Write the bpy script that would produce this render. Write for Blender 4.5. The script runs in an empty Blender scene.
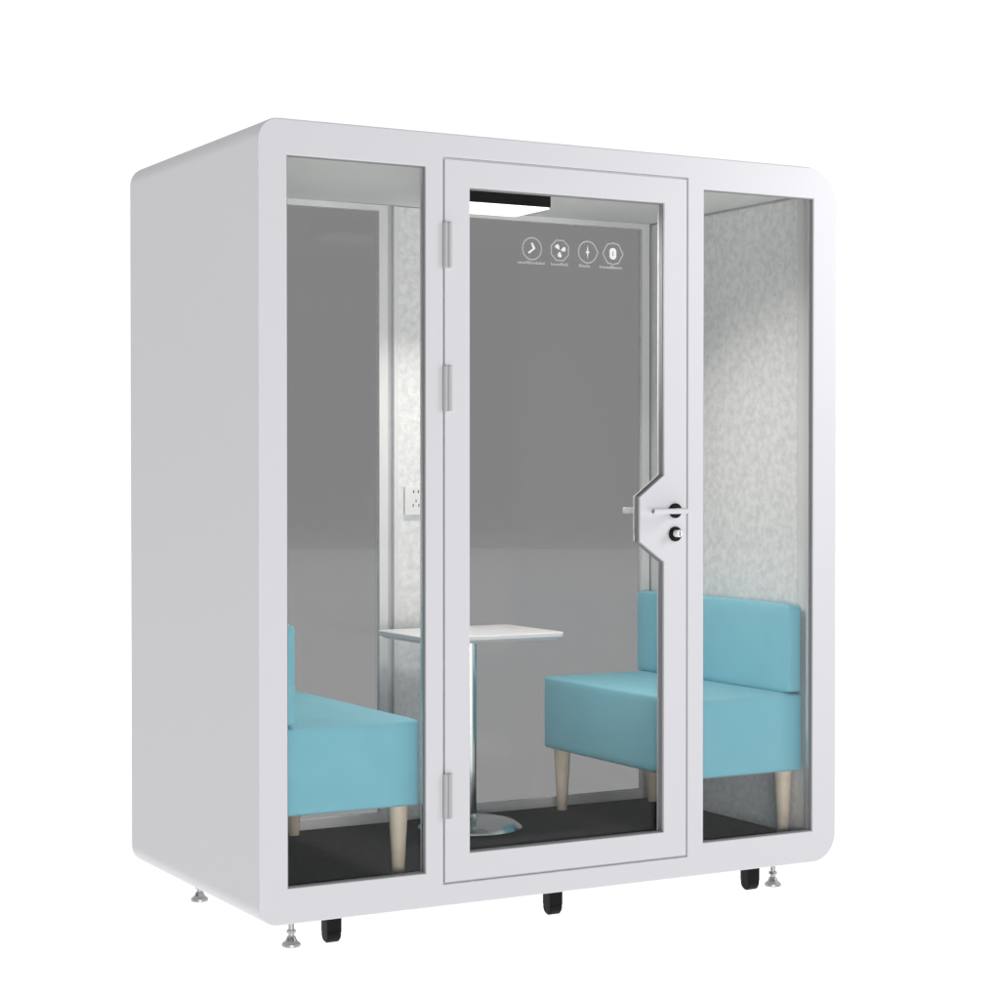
import bpy, bmesh, math, random
from mathutils import Vector, Matrix
random.seed(7)
S = bpy.context.scene
COL = S.collection
PI = math.pi

# ------------------------------------------------------------------ materials
def mat(name, color, rough=.5, metal=0., spec=.5, bump=None, mottle=None, coat=0., sheen=0.):
    """bump = (scale, strength, distance); mottle = (scale, darker colour, lo, hi)"""
    m = bpy.data.materials.new(name); m.use_nodes = True
    nt = m.node_tree; b = nt.nodes['Principled BSDF']
    b.inputs['Base Color'].default_value = (*color, 1)
    b.inputs['Roughness'].default_value = rough
    b.inputs['Metallic'].default_value = metal
    b.inputs['Specular IOR Level'].default_value = spec
    b.inputs['Coat Weight'].default_value = coat
    if sheen:
        b.inputs['Sheen Weight'].default_value = sheen
    tc = nt.nodes.new('ShaderNodeTexCoord')
    if mottle:
        n = nt.nodes.new('ShaderNodeTexNoise'); n.inputs['Scale'].default_value = mottle[0]
        n.inputs['Detail'].default_value = 6; n.inputs['Roughness'].default_value = .62
        n.inputs['Distortion'].default_value = .25
        r = nt.nodes.new('ShaderNodeValToRGB')
        r.color_ramp.elements[0].position = mottle[2]; r.color_ramp.elements[0].color = (*mottle[1], 1)
        r.color_ramp.elements[1].position = mottle[3]; r.color_ramp.elements[1].color = (*color, 1)
        nt.links.new(tc.outputs['Object'], n.inputs['Vector'])
        nt.links.new(n.outputs['Fac'], r.inputs['Fac'])
        nt.links.new(r.outputs['Color'], b.inputs['Base Color'])
    if bump:
        n = nt.nodes.new('ShaderNodeTexNoise'); n.inputs['Scale'].default_value = bump[0]
        n.inputs['Detail'].default_value = 4
        bp = nt.nodes.new('ShaderNodeBump'); bp.inputs['Strength'].default_value = bump[1]
        bp.inputs['Distance'].default_value = bump[2]
        nt.links.new(tc.outputs['Object'], n.inputs['Vector'])
        nt.links.new(n.outputs['Fac'], bp.inputs['Height'])
        nt.links.new(bp.outputs['Normal'], b.inputs['Normal'])
    return m

WHITE = mat('white_powder_coat', (.635, .633, .664), .42, bump=(420, .03, .001), spec=.4)
INNER = mat('white_inner_trim', (.74, .74, .73), .5)
CEIL = mat('ceiling_board', (.92, .905, .875), .8, bump=(160, .08, .001))
FELT = mat('grey_felt', (.85, .85, .84), .95, spec=.1, mottle=(40, (.69, .692, .69), .34, .62), bump=(330, .2, .0012))
CARPET = mat('dark_carpet', (.038, .038, .041), .95, spec=.1, mottle=(55, (.017, .017, .019), .40, .60), bump=(300, .6, .003))
SOFA = mat('light_blue_upholstery', (.262, .615, .715), .72, spec=.3, bump=(700, .15, .0008), sheen=.15,
           mottle=(9, (.235, .585, .695), .3, .7))
WOOD = mat('pale_wood', (.80, .69, .55), .5, mottle=(30, (.72, .61, .47), .3, .7))
CHROME = mat('polished_steel', (.62, .66, .66), .16, metal=1)
STEEL = mat('brushed_steel', (.42, .42, .42), .38, metal=1, bump=(200, .05, .001))
BLACK = mat('black_plastic', (.005, .005, .0055), .5, spec=.15)
BLACKM = mat('black_satin_metal', (.008, .008, .009), .5, spec=.15)
SEAL = mat('dark_grey_seal', (.22, .22, .225), .6)
HINGE = mat('grey_hinge', (.43, .43, .445), .4)
TABLE = mat('white_laminate', (.80, .80, .81), .35)
PLASTIC = mat('white_plastic', (.80, .80, .79), .35)
DECAL = mat('white_vinyl', (.74, .74, .74), .6)
DECALG = mat('pale_grey_vinyl', (.38, .38, .38), .6)

def glass_mat(name, tint, ior, haze=0):
    m = bpy.data.materials.new(name); m.use_nodes = True
    nt = m.node_tree; nt.nodes.clear()
    out = nt.nodes.new('ShaderNodeOutputMaterial')
    mix = nt.nodes.new('ShaderNodeMixShader')
    tr = nt.nodes.new('ShaderNodeBsdfRefraction' if haze else 'ShaderNodeBsdfTransparent')
    if haze:                             # slightly hazy film: what lies behind is blurred
        tr.inputs['Roughness'].default_value = haze; tr.inputs['IOR'].default_value = 1.45
    tr.inputs['Color'].default_value = (*tint, 1)
    gl = nt.nodes.new('ShaderNodeBsdfGlossy'); gl.inputs['Roughness'].default_value = .10 if haze else .01
    fr = nt.nodes.new('ShaderNodeFresnel'); fr.inputs['IOR'].default_value = ior
    nt.links.new(fr.outputs['Fac'], mix.inputs['Fac'])
    nt.links.new(tr.outputs[0], mix.inputs[1]); nt.links.new(gl.outputs[0], mix.inputs[2])
    nt.links.new(mix.outputs[0], out.inputs['Surface'])
    return m
GLASS = glass_mat('clear_glass', (.99, .99, .99), 1.24)
GREYGLASS = glass_mat('grey_tinted_glass', (.475, .475, .477), 1.3, .14)

def lamp_mat(strength):
    m = bpy.data.materials.new('lit_diffuser'); m.use_nodes = True
    b = m.node_tree.nodes['Principled BSDF']
    b.inputs['Base Color'].default_value = (.9, .9, .88, 1)
    b.inputs['Emission Color'].default_value = (1, .955, .90, 1)
    b.inputs['Emission Strength'].default_value = strength
    return m
LIT = lamp_mat(1.15)

def floor_mat():
    """white acrylic sheet that lets the white surroundings below shine through"""
    m = bpy.data.materials.new('white_acrylic'); m.use_nodes = True
    nt = m.node_tree; nt.nodes.clear()
    out = nt.nodes.new('ShaderNodeOutputMaterial')
    t = nt.nodes.new('ShaderNodeBsdfTranslucent'); t.inputs['Color'].default_value = (.97, .97, .97, 1)
    nt.links.new(t.outputs[0], out.inputs['Surface'])
    return m
ACRYLIC = floor_mat()

# ------------------------------------------------------------------ mesh helpers
def finish(name, bm, m, parent=None, smooth=True, angle=24):
    me = bpy.data.meshes.new(name); bm.normal_update(); bm.to_mesh(me); bm.free()
    me.materials.append(m)
    if smooth:
        for p in me.polygons: p.use_smooth = True
        me.set_sharp_from_angle(angle=math.radians(angle))
    o = bpy.data.objects.new(name, me); COL.objects.link(o)
    if smooth:
        w = o.modifiers.new('normals', 'WEIGHTED_NORMAL'); w.keep_sharp = True; w.weight = 100
    if parent: o.parent = parent
    return o

def box(bm, x0, x1, y0, y1, z0, z1, bev=0., seg=2):
    r = bmesh.ops.create_cube(bm, size=1, matrix=Matrix.Translation(((x0+x1)/2, (y0+y1)/2, (z0+z1)/2)) @ Matrix.Diagonal((x1-x0, y1-y0, z1-z0, 1)))
    if bev:
        es = list({e for v in r['verts'] for e in v.link_edges})
        bmesh.ops.bevel(bm, geom=es, offset=bev, segments=seg, profile=.5, affect='EDGES')

def lathe(bm, prof, origin, axis='Z', n=32):
    """prof = [(radius, height)]"""
    ox = Vector(origin)
    def pt(r, h, a):
        c, s = r*math.cos(a), r*math.sin(a)
        return ox + (Vector((c, s, h)) if axis == 'Z' else Vector((c, -h, s)) if axis == '-Y' else Vector((h, c, s)))
    rings = [[bm.verts.new(pt(r, h, 2*PI*k/n)) for k in range(n)] for r, h in prof]
    for a, b in zip(rings, rings[1:]):
        for k in range(n):
            bm.faces.new((a[k], a[(k+1) % n], b[(k+1) % n], b[k]))
    bm.faces.new(list(reversed(rings[0]))); bm.faces.new(rings[-1])
    bmesh.ops.recalc_face_normals(bm, faces=bm.faces)

def rrect(x0, x1, z0, z1, r, n=16):
    pts = []
    rs = r if isinstance(r, tuple) else (r, r, r, r)      # right bottom, right top, left top, left bottom
    for r, sx, sz, a0 in zip(rs, (1, 1, -1, -1), (-1, 1, 1, -1), (-PI/2, 0, PI/2, PI)):
        cx = x1-r if sx > 0 else x0+r
        cz = z1-r if sz > 0 else z0+r
        for k in range(n+1):
            a = a0 + PI/2*k/n
            pts.append((cx+r*math.cos(a), cz+r*math.sin(a)))
    return pts
def rect(x0, x1, z0, z1): return [(x0, z0), (x1, z0), (x1, z1), (x0, z1)]

def plate(outline, holes, y0, y1, bev=.003, res=1):
    """flat plate in the XZ plane between y0 and y1 with holes and softened edges; returns a bmesh"""
    c = bpy.data.curves.new('tmp', 'CURVE'); c.dimensions = '2D'; c.fill_mode = 'BOTH'
    c.extrude = (y1-y0)/2 - bev; c.bevel_depth = bev; c.bevel_resolution = res; c.offset = -bev
    for pts in [outline] + holes:
        s = c.splines.new('POLY'); s.points.add(len(pts)-1); s.use_cyclic_u = True
        for p, q in zip(s.points, pts): p.co = (q[0], q[1], 0, 1)
    o = bpy.data.objects.new('tmp', c); COL.objects.link(o)
    dg = bpy.context.evaluated_depsgraph_get()
    me = bpy.data.meshes.new_from_object(o.evaluated_get(dg))
    bm = bmesh.new(); bm.from_mesh(me)
    bmesh.ops.remove_doubles(bm, verts=bm.verts, dist=1e-5)
    bmesh.ops.transform(bm, verts=bm.verts, matrix=Matrix.Translation((0, (y0+y1)/2, 0)) @ Matrix.Rotation(PI/2, 4, 'X'))
    bmesh.ops.recalc_face_normals(bm, faces=bm.faces)
    bpy.data.objects.remove(o); bpy.data.curves.remove(c); bpy.data.meshes.remove(me)
    return bm

def cut(bm, y, keep_front):
    bmesh.ops.bisect_plane(bm, geom=bm.verts[:]+bm.edges[:]+bm.faces[:], plane_co=(0, y, 0), plane_no=(0, 1, 0),
                           clear_outer=keep_front, clear_inner=not keep_front)
    return bm

def merge(a, b):
    me = bpy.data.meshes.new('tmp'); b.to_mesh(me); b.free(); a.from_mesh(me); bpy.data.meshes.remove(me)
    return a

def flat(bm, pts, y):
    """an extruded flat outline facing the viewer (vinyl decal)"""
    f = [bm.verts.new((x, y, z)) for x, z in pts]; b = [bm.verts.new((x, y+.0004, z)) for x, z in pts]
    n = len(pts)
    bm.faces.new(f); bm.faces.new(list(reversed(b)))
    for k in range(n): bm.faces.new((f[k], b[k], b[(k+1) % n], f[(k+1) % n]))
def flat_ring(bm, outer, inner, y):
    n = len(outer)
    vo = [bm.verts.new((x, y, z)) for x, z in outer]; vi = [bm.verts.new((x, y, z)) for x, z in inner]
    for k in range(n): bm.faces.new((vo[k], vo[(k+1) % n], vi[(k+1) % n], vi[k]))

def thing(name, label, cat, loc=(0, 0, 0), group=None):
    o = bpy.data.objects.new(name, None); COL.objects.link(o); o.location = loc
    o.empty_display_size = .2
    o['label'] = label; o['category'] = cat
    if group: o['group'] = group
    return o

# ------------------------------------------------------------------ dimensions (metres)
W, D, H = 2.0688, 1.1004, 2.300
XW0, XW1 = .075, 1.9938           # face of the side lining
YB = 1.000                        # face of the back wall
ZF, ZC = .072, 2.2215              # carpet, ceiling
FT = .036                         # thickness of the front frame
WIN_L = (.0891, .5322, .1036, 2.1966)
WIN_R = (1.5320, 1.9721, .1036, 2.1966)
DOOR = (.5959, 1.4658, .0701, 2.2245)
GL = (.6809, 1.3801, .1516, 2.1434)
GAP = .0050
GROUND = -.0765

# ------------------------------------------------------------------ the booth
booth = thing('office_booth', 'white soundproof meeting booth with rounded corners, two glass side windows and a glass door', 'booth')

out = rrect(0, W, 0, H, (.092, .126, .064, .058))
dopen = (DOOR[0]-GAP, DOOR[1]+GAP, DOOR[2]-GAP, DOOR[3]+GAP)
front = cut(plate(out, [rect(*WIN_L), rect(*WIN_R), rect(*dopen)], 0, .2, .004), FT, True)
inner = rect(.065, W-.065, .060, 2.230)
YR = YB + .036                    # the thin back rim starts here
tube = cut(cut(plate(out, [inner], -.4, D+.4, .006), FT, False), YR, True)
rim = cut(plate(out, [rrect(.020, W-.020, .020, H-.020, .036)], .4, D, .006), YR, False)
shell = merge(merge(front, tube), rim)
# door rebate in the gap and back face of the front frame
shell = merge(shell, plate(rect(*[v + d for v, d in zip(dopen, (-.001, .001, -.001, .001))]), [rect(DOOR[0]-.0006, DOOR[1]+.0006, DOOR[2]-.0006, DOOR[3]+.0006)], .010, .034, .0004))
shell = merge(shell, plate(rect(.0400, W-.0400, .0400, 2.2600), [rect(.091, .874, .092, 2.210), rect(1.194, 1.962, .092, 2.210)], YB+.012, YR, .001))
finish('shell', shell, WHITE, booth)

bm = bmesh.new(); box(bm, .067, W-.067, FT+.001, YB+.010, .0602, ZF); finish('carpet', bm, CARPET, booth, False)
bm = bmesh.new(); box(bm, .0665, W-.0665, FT+.001, YB+.010, ZC, 2.2298); finish('ceiling_panel', bm, CEIL, booth, False)

def side_lining(x0, x1, xin):
    s = 1 if xin < W/2 else -1
    bm = bmesh.new(); box(bm, min(x0, xin), max(x0, xin), .112, .945, ZF+.001, ZC-.008, .003)
    f = finish('acoustic_panel', bm, FELT, booth)
    for y0, y1 in ((FT+.002, .1095), (.9475, YB+.006)):
        bm = bmesh.new(); box(bm, min(x0, xin+.002*s), max(x0, xin+.002*s), y0, y1, ZF+.001, ZC-.004, .002)
        finish('trim_strip', bm, INNER, booth)
    for y in (.148, .515):
        bm = bmesh.new()
        lathe(bm, [(.006, -.004*s), (.006, .0), (.0045, .002*s)], (xin, y, 2.186), 'X', 16)
        finish('fixing_pin', bm, PLASTIC, f)
side_lining(.0655, None, XW0)
side_lining(W-.0655, None, XW1)

# back wall: two grey glass panels either side of a felt strip
def back_panel(x0, x1):
    bm = bmesh.new(); box(bm, x0-.010, x1+.010, YB+.0125, YB+.0185, .096, 2.207)
    g = finish('grey_glass_panel', bm, GREYGLASS, booth, False)
    bm = plate(rect(x0-.034, x1+.034, ZF+.001, ZC-.001), [rect(x0, x1, .109, 2.198)], YB-.010, YB+.0115, .0025)
    finish('frame', bm, INNER, g)
back_panel(.112, .860)
back_panel(1.208, 1.948)
bm = bmesh.new(); box(bm, .939, 1.129, YB+.001, YB+.011, ZF+.001, ZC-.002, .002); finish('acoustic_panel', bm, FELT, booth)
for x0, x1 in ((.918, .937), (1.131, 1.150)):
    bm = bmesh.new(); box(bm, x0, x1, YB-.008, YB+.011, ZF+.001, ZC-.002, .002); finish('trim_strip', bm, INNER, booth)

# wall socket on the felt strip
bm = bmesh.new(); box(bm, .960, 1.046, YB-.009, YB+.0005, 1.143, 1.243, .003)
sock = finish('power_socket', bm, PLASTIC, booth)
for dx, dz, w, h in ((-.009, .030, .004, .010), (.009, .030, .004, .010), (-.011, -.018, .003, .011), (.011, -.018, .003, .011), (0, -.002, .003, .010)):
    bm = bmesh.new(); box(bm, 1.003+dx-w/2, 1.003+dx+w/2, YB-.0094, YB-.006, 1.195+dz-h/2, 1.195+dz+h/2)
    finish('socket_slot', bm, BLACK, sock, False)

# ceiling light: black housing with a lit underside
LX0, LX1, LY0, LY1, LZ = .868, 1.203, .405, .640, 2.162
bm = bmesh.new(); box(bm, LX0, LX1, LY0, LY1, LZ+.003, ZC-.0005, .001)
lamp = finish('ceiling_light', bm, BLACKM, booth)
bm = bmesh.new(); box(bm, LX0+.004, LX1-.004, LY0+.004, LY1-.004, LZ-.003, LZ+.0025)
finish('diffuser', bm, LIT, lamp, False)

# fixed side windows
def window(r):
    x0, x1, z0, z1 = r
    bm = bmesh.new(); box(bm, x0+.0015, x1-.0015, .018, .025, z0+.0015, z1-.0015)
    w = finish('window', bm, GLASS, booth, False)
    bm = plate(rect(x0+.0002, x1-.0002, z0+.0002, z1-.0002), [rect(x0+.003, x1-.003, z0+.003, z1-.003)], .005, .0175, .0006)
    finish('seal', bm, SEAL, w)
window(WIN_L); window(WIN_R)

# door
hole = [(GL[0], GL[2]), (GL[1], GL[2]), (GL[1], 1.010), (1.2885, 1.075), (1.2885, 1.216), (GL[1], 1.285), (GL[1], GL[3]), (GL[0], GL[3])]
def inset(pts, d):
    n = len(pts); res = []
    for k in range(n):
        a, b, c = Vector(pts[k-1]), Vector(pts[k]), Vector(pts[(k+1) % n])
        n1 = Vector((-(b-a).y, (b-a).x)).normalized(); n2 = Vector((-(c-b).y, (c-b).x)).normalized()
        m = (n1+n2).normalized(); res.append(tuple(b + m*d/max(.3, m.dot(n1))))
    return res
bm = plate(rect(*DOOR), [hole], .0, .042, .0028)
door = finish('door', bm, WHITE, booth)
bm = plate(inset(hole, .0012), [], .027, .034, .0005); finish('glass_pane', bm, GLASS, door, False)
bm = plate(inset(hole, .0002), [inset(hole, .003)], .008, .0265, .0006); finish('seal', bm, SEAL, door)

for z in (1.9685, 1.5425, .328):
    bm = bmesh.new()
    for k, x in ((0, .594), (1, .608)):
        lathe(bm, [(.0055, -.068), (.0072, -.066), (.0072, .066), (.0055, .068)], (x+.002, -.0035, z), 'Z', 20)
    box(bm, .590, .619, -.0045, .001, z-.066, z+.066, .001)
    finish('hinge', bm, HINGE, door)

# lock set: black roses, white lever outside, matching lever inside, key cylinder
LXc, LZc = 1.4205, 1.1715
bm = bmesh.new(); lathe(bm, [(.0235, 0), (.0235, .006), (.0215, .008)], (LXc, 0, LZc), '-Y'); finish('lever_rose', bm, BLACK, door)
bm = bmesh.new()
lathe(bm, [(.009, .0085), (.009, .046)], (LXc, 0, LZc), '-Y', 20)
box(bm, LXc-.118, LXc+.012, -.060, -.045, LZc-.009, LZc+.008, .005, 3)
lever = finish('lever_handle', bm, WHITE, door)
bm = bmesh.new(); lathe(bm, [(.0068, 0), (.0068, .0025)], (LXc-.1185, -.0525, LZc), 'X', 16)
finish('end_cap', bm, STEEL, lever)
bm = bmesh.new()
lathe(bm, [(.009, -.046), (.009, -.088)], (LXc, 0, LZc), '-Y', 20)
box(bm, LXc-.136, LXc+.010, .084, .098, LZc-.010, LZc+.010, .005, 3)
finish('lever_handle', bm, WHITE, door)
LZk = 1.0975
bm = bmesh.new(); lathe(bm, [(.0235, 0), (.0235, .006), (.0215, .008)], (LXc, 0, LZk), '-Y'); rose = finish('lock_rose', bm, BLACK, door)
bm = bmesh.new(); lathe(bm, [(.0115, .0085), (.0115, .028), (.0105, .030)], (LXc-.001, 0, LZk+.002), '-Y', 24)
kc = finish('key_cylinder', bm, PLASTIC, rose)
bm = bmesh.new(); box(bm, LXc-.0025, LXc+.0005, -.0304, -.029, LZk-.005, LZk+.009); finish('keyhole', bm, BLACK, kc, False)

# four white pictograms with tiny captions on the glass
YD = .0264
def circ(cx, cz, r, n=36, f=None): return [(cx + (f(k, n) if f else 1)*r*math.cos(2*PI*k/n), cz + (f(k, n) if f else 1)*r*math.sin(2*PI*k/n)) for k in range(n)]
def ring_of(bm, shape, cx, cz, r, w):
    flat_ring(bm, shape(cx, cz, r), shape(cx, cz, r-w), YD)
def octo(cx, cz, r): return [(cx+r*math.cos(PI/8+k*PI/4), cz+r*math.sin(PI/8+k*PI/4)) for k in range(8)]
def drop(cx, cz, r): return [(cx+r*1.12, cz)] + [(cx+r*math.cos(a), cz+r*math.sin(a)) for a in [math.radians(38+k*284/24) for k in range(25)]]
def hexa(cx, cz, r): return [(cx+r*1.12, cz), (cx+r*.62, cz+r*.86), (cx, cz+r*1.0), (cx-r*.62, cz+r*.86), (cx-r*1.12, cz), (cx-r*.62, cz-r*.86), (cx, cz-r), (cx+r*.62, cz-r*.86)]
def captions(bm, x0, x1, z):
    x = x0
    while x < x1-.004:
        w = random.choice((.0026, .0032, .0038)); h = random.choice((.006, .006, .009))
        flat(bm, [(x, z), (x+w, z), (x+w, z+h), (x, z+h)], YD)
        x += w + random.choice((.0012, .0016))
XI = (.911, 1.0105, 1.111, 1.204); ZI = 1.977; R = .0355
names = ['crescent_pictogram', 'fan_pictogram', 'spark_pictogram', 'pill_pictogram']
spans = ((.861, .960), (.978, 1.042), (1.080, 1.126), (1.155, 1.240))
for i in range(4):
    cx = XI[i]
    bm = bmesh.new(); ring_of(bm, (circ, octo, drop, hexa)[i], cx, ZI, R, .0042)
    d = finish(names[i], bm, DECALG, door, False)
    bm = bmesh.new()
    if i == 0:
        flat(bm, [(cx-.004, ZI+.018), (cx+.003, ZI+.018), (cx+.012, ZI+.001), (cx-.010, ZI-.016), (cx-.014, ZI-.011), (cx+.003, ZI+.001)], YD)
    elif i == 1:
        for a in (PI*.75, PI*.12, -PI/2+.05):
            c, sn = math.cos(a), math.sin(a)
            loop = [(.003, 0), (.010, -.0075), (.017, -.0085), (.0215, -.003), (.021, .004), (.0165, .0055), (.010, .003)]
            flat(bm, [(cx + u*c - v*sn, ZI + u*sn + v*c) for u, v in loop], YD)
    elif i == 2:
        flat(bm, [(cx, ZI+.021), (cx+.0025, ZI+.003), (cx+.008, ZI), (cx+.0025, ZI-.003), (cx, ZI-.021), (cx-.0025, ZI-.003), (cx-.008, ZI), (cx-.0025, ZI+.003)], YD)
    else:
        flat_ring(bm, rrect(cx-.0125, cx+.0125, ZI-.018, ZI+.018, .011, 6), rrect(cx-.0015, cx+.0015, ZI-.007, ZI+.007, .0012, 6), YD)
    finish('symbol', bm, DECAL, d, False)
    bm = bmesh.new(); captions(bm, spans[i][0], spans[i][1], 1.9300)
    finish('caption', bm, DECALG, d, False)

# feet and castors
def foot(x, y):
    bm = bmesh.new()
    lathe(bm, [(.0085, GROUND+.022), (.0085, .001)], (x, y, 0), 'Z', 20)
    lathe(bm, [(.015, GROUND+.040), (.015, GROUND+.047)], (x, y, 0), 'Z', 6)
    f = finish('levelling_foot', bm, STEEL, booth)
    bm = bmesh.new()
    lathe(bm, [(.026, GROUND), (.028, GROUND+.003), (.0275, GROUND+.008), (.017, GROUND+.017), (.013, GROUND+.027), (.010, GROUND+.030)], (x, y, 0), 'Z', 28)
    finish('foot_pad', bm, STEEL, f)
for x, y in ((.123, .056), (1.852, .056), (.112, .765), (1.852, .765)): foot(x, y)
def castor(x, y):
    bm = bmesh.new()
    box(bm, x-.0235, x+.0235, y-.0225, y+.0225, -.046, .001, .003)
    c = finish('castor', bm, BLACK, booth)
    bm = bmesh.new()
    rw = .0255
    lathe(bm, [(rw-.005, -.0222), (rw, -.017), (rw, .017), (rw-.005, .0222)], (x, y, GROUND+rw+.0005), 'X', 28)
    finish('wheel', bm, BLACK, c)
for x in (.244, .995, 1.749):
    for y in (.043, .985): castor(x, y)

# ------------------------------------------------------------------ sofas
def soft_block(x0, x1, y0, y1, z0, z1, r, puff):
    """upholstered block: rounded edges and slightly swollen faces"""
    bm = bmesh.new(); box(bm, x0, x1, y0, y1, z0, z1)
    bmesh.ops.subdivide_edges(bm, edges=bm.edges[:], cuts=11, use_grid_fill=True)
    c = Vector(((x0+x1)/2, (y0+y1)/2, (z0+z1)/2)); h = Vector(((x1-x0)/2, (y1-y0)/2, (z1-z0)/2))
    for v in bm.verts:                       # crowd the grid towards the edges, round them, swell the faces
        p = v.co - c; q = Vector(); t = []
        for k in range(3):
            u = max(-1, min(1, p[k]/h[k])); w = math.sin(u*PI/2)*.55 + u*.45
            q[k] = w*h[k]; t.append(w)
        core = Vector([max(-(h[k]-r), min(h[k]-r, q[k])) for k in range(3)])
        d = q - core
        if d.length > 1e-9: q = core + d.normalized()*min(d.length, r) if sum(abs(a) > 1e-9 for a in d) > 1 else q
        for k in range(3):
            a, b = [j for j in range(3) if j != k]
            if abs(t[k]) > .999: q[k] += math.copysign(puff*(1-t[a]**2)*(1-t[b]**2), t[k])
        v.co = c + q
    return bm
def make_sofa(label):
    """back along -x; origin on the carpet at the middle of the back"""
    root = thing('sofa', label, 'sofa', (0, 0, 0), 'light blue sofas inside the booth')
    L2 = .4590
    finish('seat', soft_block(0, .467, -L2, L2, .2190, .4830, .014, .002), SOFA, root, angle=60)
    finish('backrest', soft_block(.001, .066, -L2, L2, .4826, .7800, .015, .002), SOFA, root, angle=60)
    for x in (.036, .428):
        for y in (-L2+.070, L2-.060):
            bm = bmesh.new()
            lathe(bm, [(.0165, .0), (.018, .003), (.030, .214), (.030, .226)], (x, y, 0), 'Z', 24)
            finish('leg', bm, WOOD, root)
    return root
sofa1 = make_sofa('light blue sofa at the left wall, mostly hidden by the left window frame')
sofa1.location = (.0825, .5305, ZF+.0005)
def copy_thing(o):
    c = o.copy(); COL.objects.link(c)
    for ch in list(o.children):
        k = ch.copy(); COL.objects.link(k); k.parent = c
    return c
sofa2 = copy_thing(sofa1)
sofa2['label'] = 'light blue sofa under the mottled grey wall, behind the door handle and right window'
sofa2.location = (1.9863, .5305, ZF+.0005); sofa2.rotation_euler = (0, 0, PI)

# ------------------------------------------------------------------ table
TX, TY = 1.090, .755
table = thing('pedestal_table', 'small white table on a steel pedestal between the two sofas', 'table', (TX, TY, ZF+.0005))
bm = bmesh.new()
pts = rrect(-.262, .262, -.200, .200, .022, 6)
rings = []
for z, ins in ((.6515, .020), (.6610, .004), (.6635, .000), (.6750, .000), (.6775, .003)):
    rings.append([bm.verts.new((x*(1-ins/.262), y*(1-ins/.2), z)) for x, y in pts])
n = len(pts)
for a, b in zip(rings, rings[1:]):
    for k in range(n): bm.faces.new((a[k], a[(k+1) % n], b[(k+1) % n], b[k]))
bm.faces.new(list(reversed(rings[0]))); bm.faces.new(rings[-1])
finish('table_top', bm, TABLE, table)
bm = bmesh.new(); lathe(bm, [(.0225, .030), (.0225, .6415)], (0, 0, 0), 'Z', 32); finish('pole', bm, CHROME, table)
bm = bmesh.new(); lathe(bm, [(.075, .6415), (.075, .6510)], (0, 0, 0), 'Z', 32); finish('mounting_plate', bm, STEEL, table)
bm = bmesh.new()
lathe(bm, [(.177, 0), (.179, .002), (.179, .006), (.174, .011), (.155, .024), (.125, .031), (.045, .036), (.032, .040), (.0232, .052)], (0, 0, 0), 'Z', 64)
finish('base', bm, CHROME, table, angle=40)

# ------------------------------------------------------------------ setting: seamless white acrylic floor
bm = bmesh.new()
vs = [bm.verts.new((30*math.cos(2*PI*k/64), 30*math.sin(2*PI*k/64), GROUND)) for k in range(64)]; bm.faces.new(vs)
fl = finish('floor', bm, ACRYLIC, None, False); fl['kind'] = 'structure'

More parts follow.
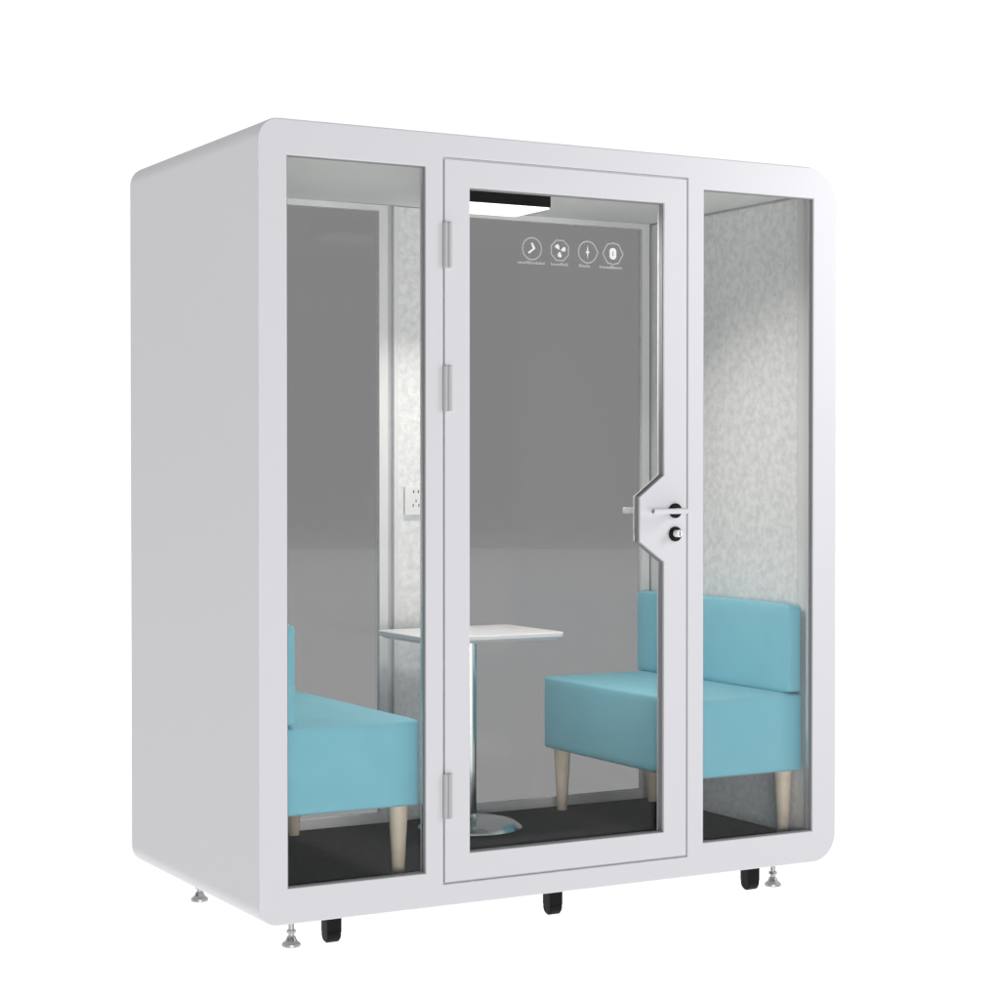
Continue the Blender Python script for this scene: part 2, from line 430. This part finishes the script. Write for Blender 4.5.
# ------------------------------------------------------------------ studio surroundings: white backdrop behind, dimmer room in front
w = bpy.data.worlds.new('World'); S.world = w; w.use_nodes = True
nt = w.node_tree; bg = nt.nodes['Background']
tc = nt.nodes.new('ShaderNodeTexCoord')
def vmath(op, a, b):
    nd = nt.nodes.new('ShaderNodeVectorMath'); nd.operation = op
    nt.links.new(a, nd.inputs[0]); nd.inputs[1].default_value = b
    return nd.outputs['Value']
def mapr(v, a, b, c, d):
    nd = nt.nodes.new('ShaderNodeMapRange'); nd.interpolation_type = 'SMOOTHSTEP'
    nt.links.new(v, nd.inputs['Value'])
    for k, x in zip(('From Min', 'From Max', 'To Min', 'To Max'), (a, b, c, d)): nd.inputs[k].default_value = x
    return nd.outputs['Result']
def mx(a, b):
    nd = nt.nodes.new('ShaderNodeMath'); nd.operation = 'MAXIMUM'
    nt.links.new(a, nd.inputs[0]); nt.links.new(b, nd.inputs[1]); return nd.outputs[0]
dirv = tc.outputs['Generated']
back = mapr(vmath('DOT_PRODUCT', dirv, (.47, .883, 0)), -.05, .28, .10, 1.06)
below = mapr(vmath('DOT_PRODUCT', dirv, (0, 0, -1)), .044, .077, 0, 1.28)
nt.links.new(mx(back, below), bg.inputs['Strength'])
bg.inputs['Color'].default_value = (1, 1, 1, 1)

def area(name, loc, target, sx, sy, power, col=(1, 1, 1), spread=180):
    l = bpy.data.lights.new(name, 'AREA'); l.shape = 'RECTANGLE'; l.size = sx; l.size_y = sy
    l.energy = power; l.color = col; l.spread = math.radians(spread)
    o = bpy.data.objects.new(name, l); COL.objects.link(o); o.location = loc
    o.rotation_euler = (Vector(target)-Vector(loc)).to_track_quat('-Z', 'Y').to_euler()
area('downlight', ((LX0+LX1)/2, (LY0+LY1)/2, LZ-.010), ((LX0+LX1)/2, (LY0+LY1)/2-.85, 0), LX1-LX0-.02, LY1-LY0-.02, 18.5, (1, .955, .91), 142)
area('softbox', (4.3, -1.9, 2.6), (1.5, 0, 1.35), 1.2, 1.8, 72)
area('softbox', (-2.0, -7.4, .62), (1.2, .4, 1.4), 3.6, 1.1, 205)

# ------------------------------------------------------------------ camera
cd = bpy.data.cameras.new('camera'); cam = bpy.data.objects.new('camera', cd); COL.objects.link(cam)
cd.sensor_width = 36; cd.lens = 36*2006.99/1000; cd.clip_start = .05; cd.clip_end = 500
yaw, pitch, roll = -0.51171, -0.01418, 0.00067
cam.location = (-2.1836, -5.2838, 1.2958)
fw = Vector((-math.sin(yaw)*math.cos(pitch), math.cos(yaw)*math.cos(pitch), math.sin(pitch)))
cam.rotation_euler = fw.to_track_quat('-Z', 'Y').to_euler()
S.camera = cam

S.render.engine = 'CYCLES'
S.cycles.max_bounces = 12; S.cycles.transparent_max_bounces = 16
S.cycles.sample_clamp_indirect = 6
S.view_settings.view_transform = 'Standard'; S.view_settings.look = 'None'
S.view_settings.exposure = 0; S.view_settings.gamma = 1
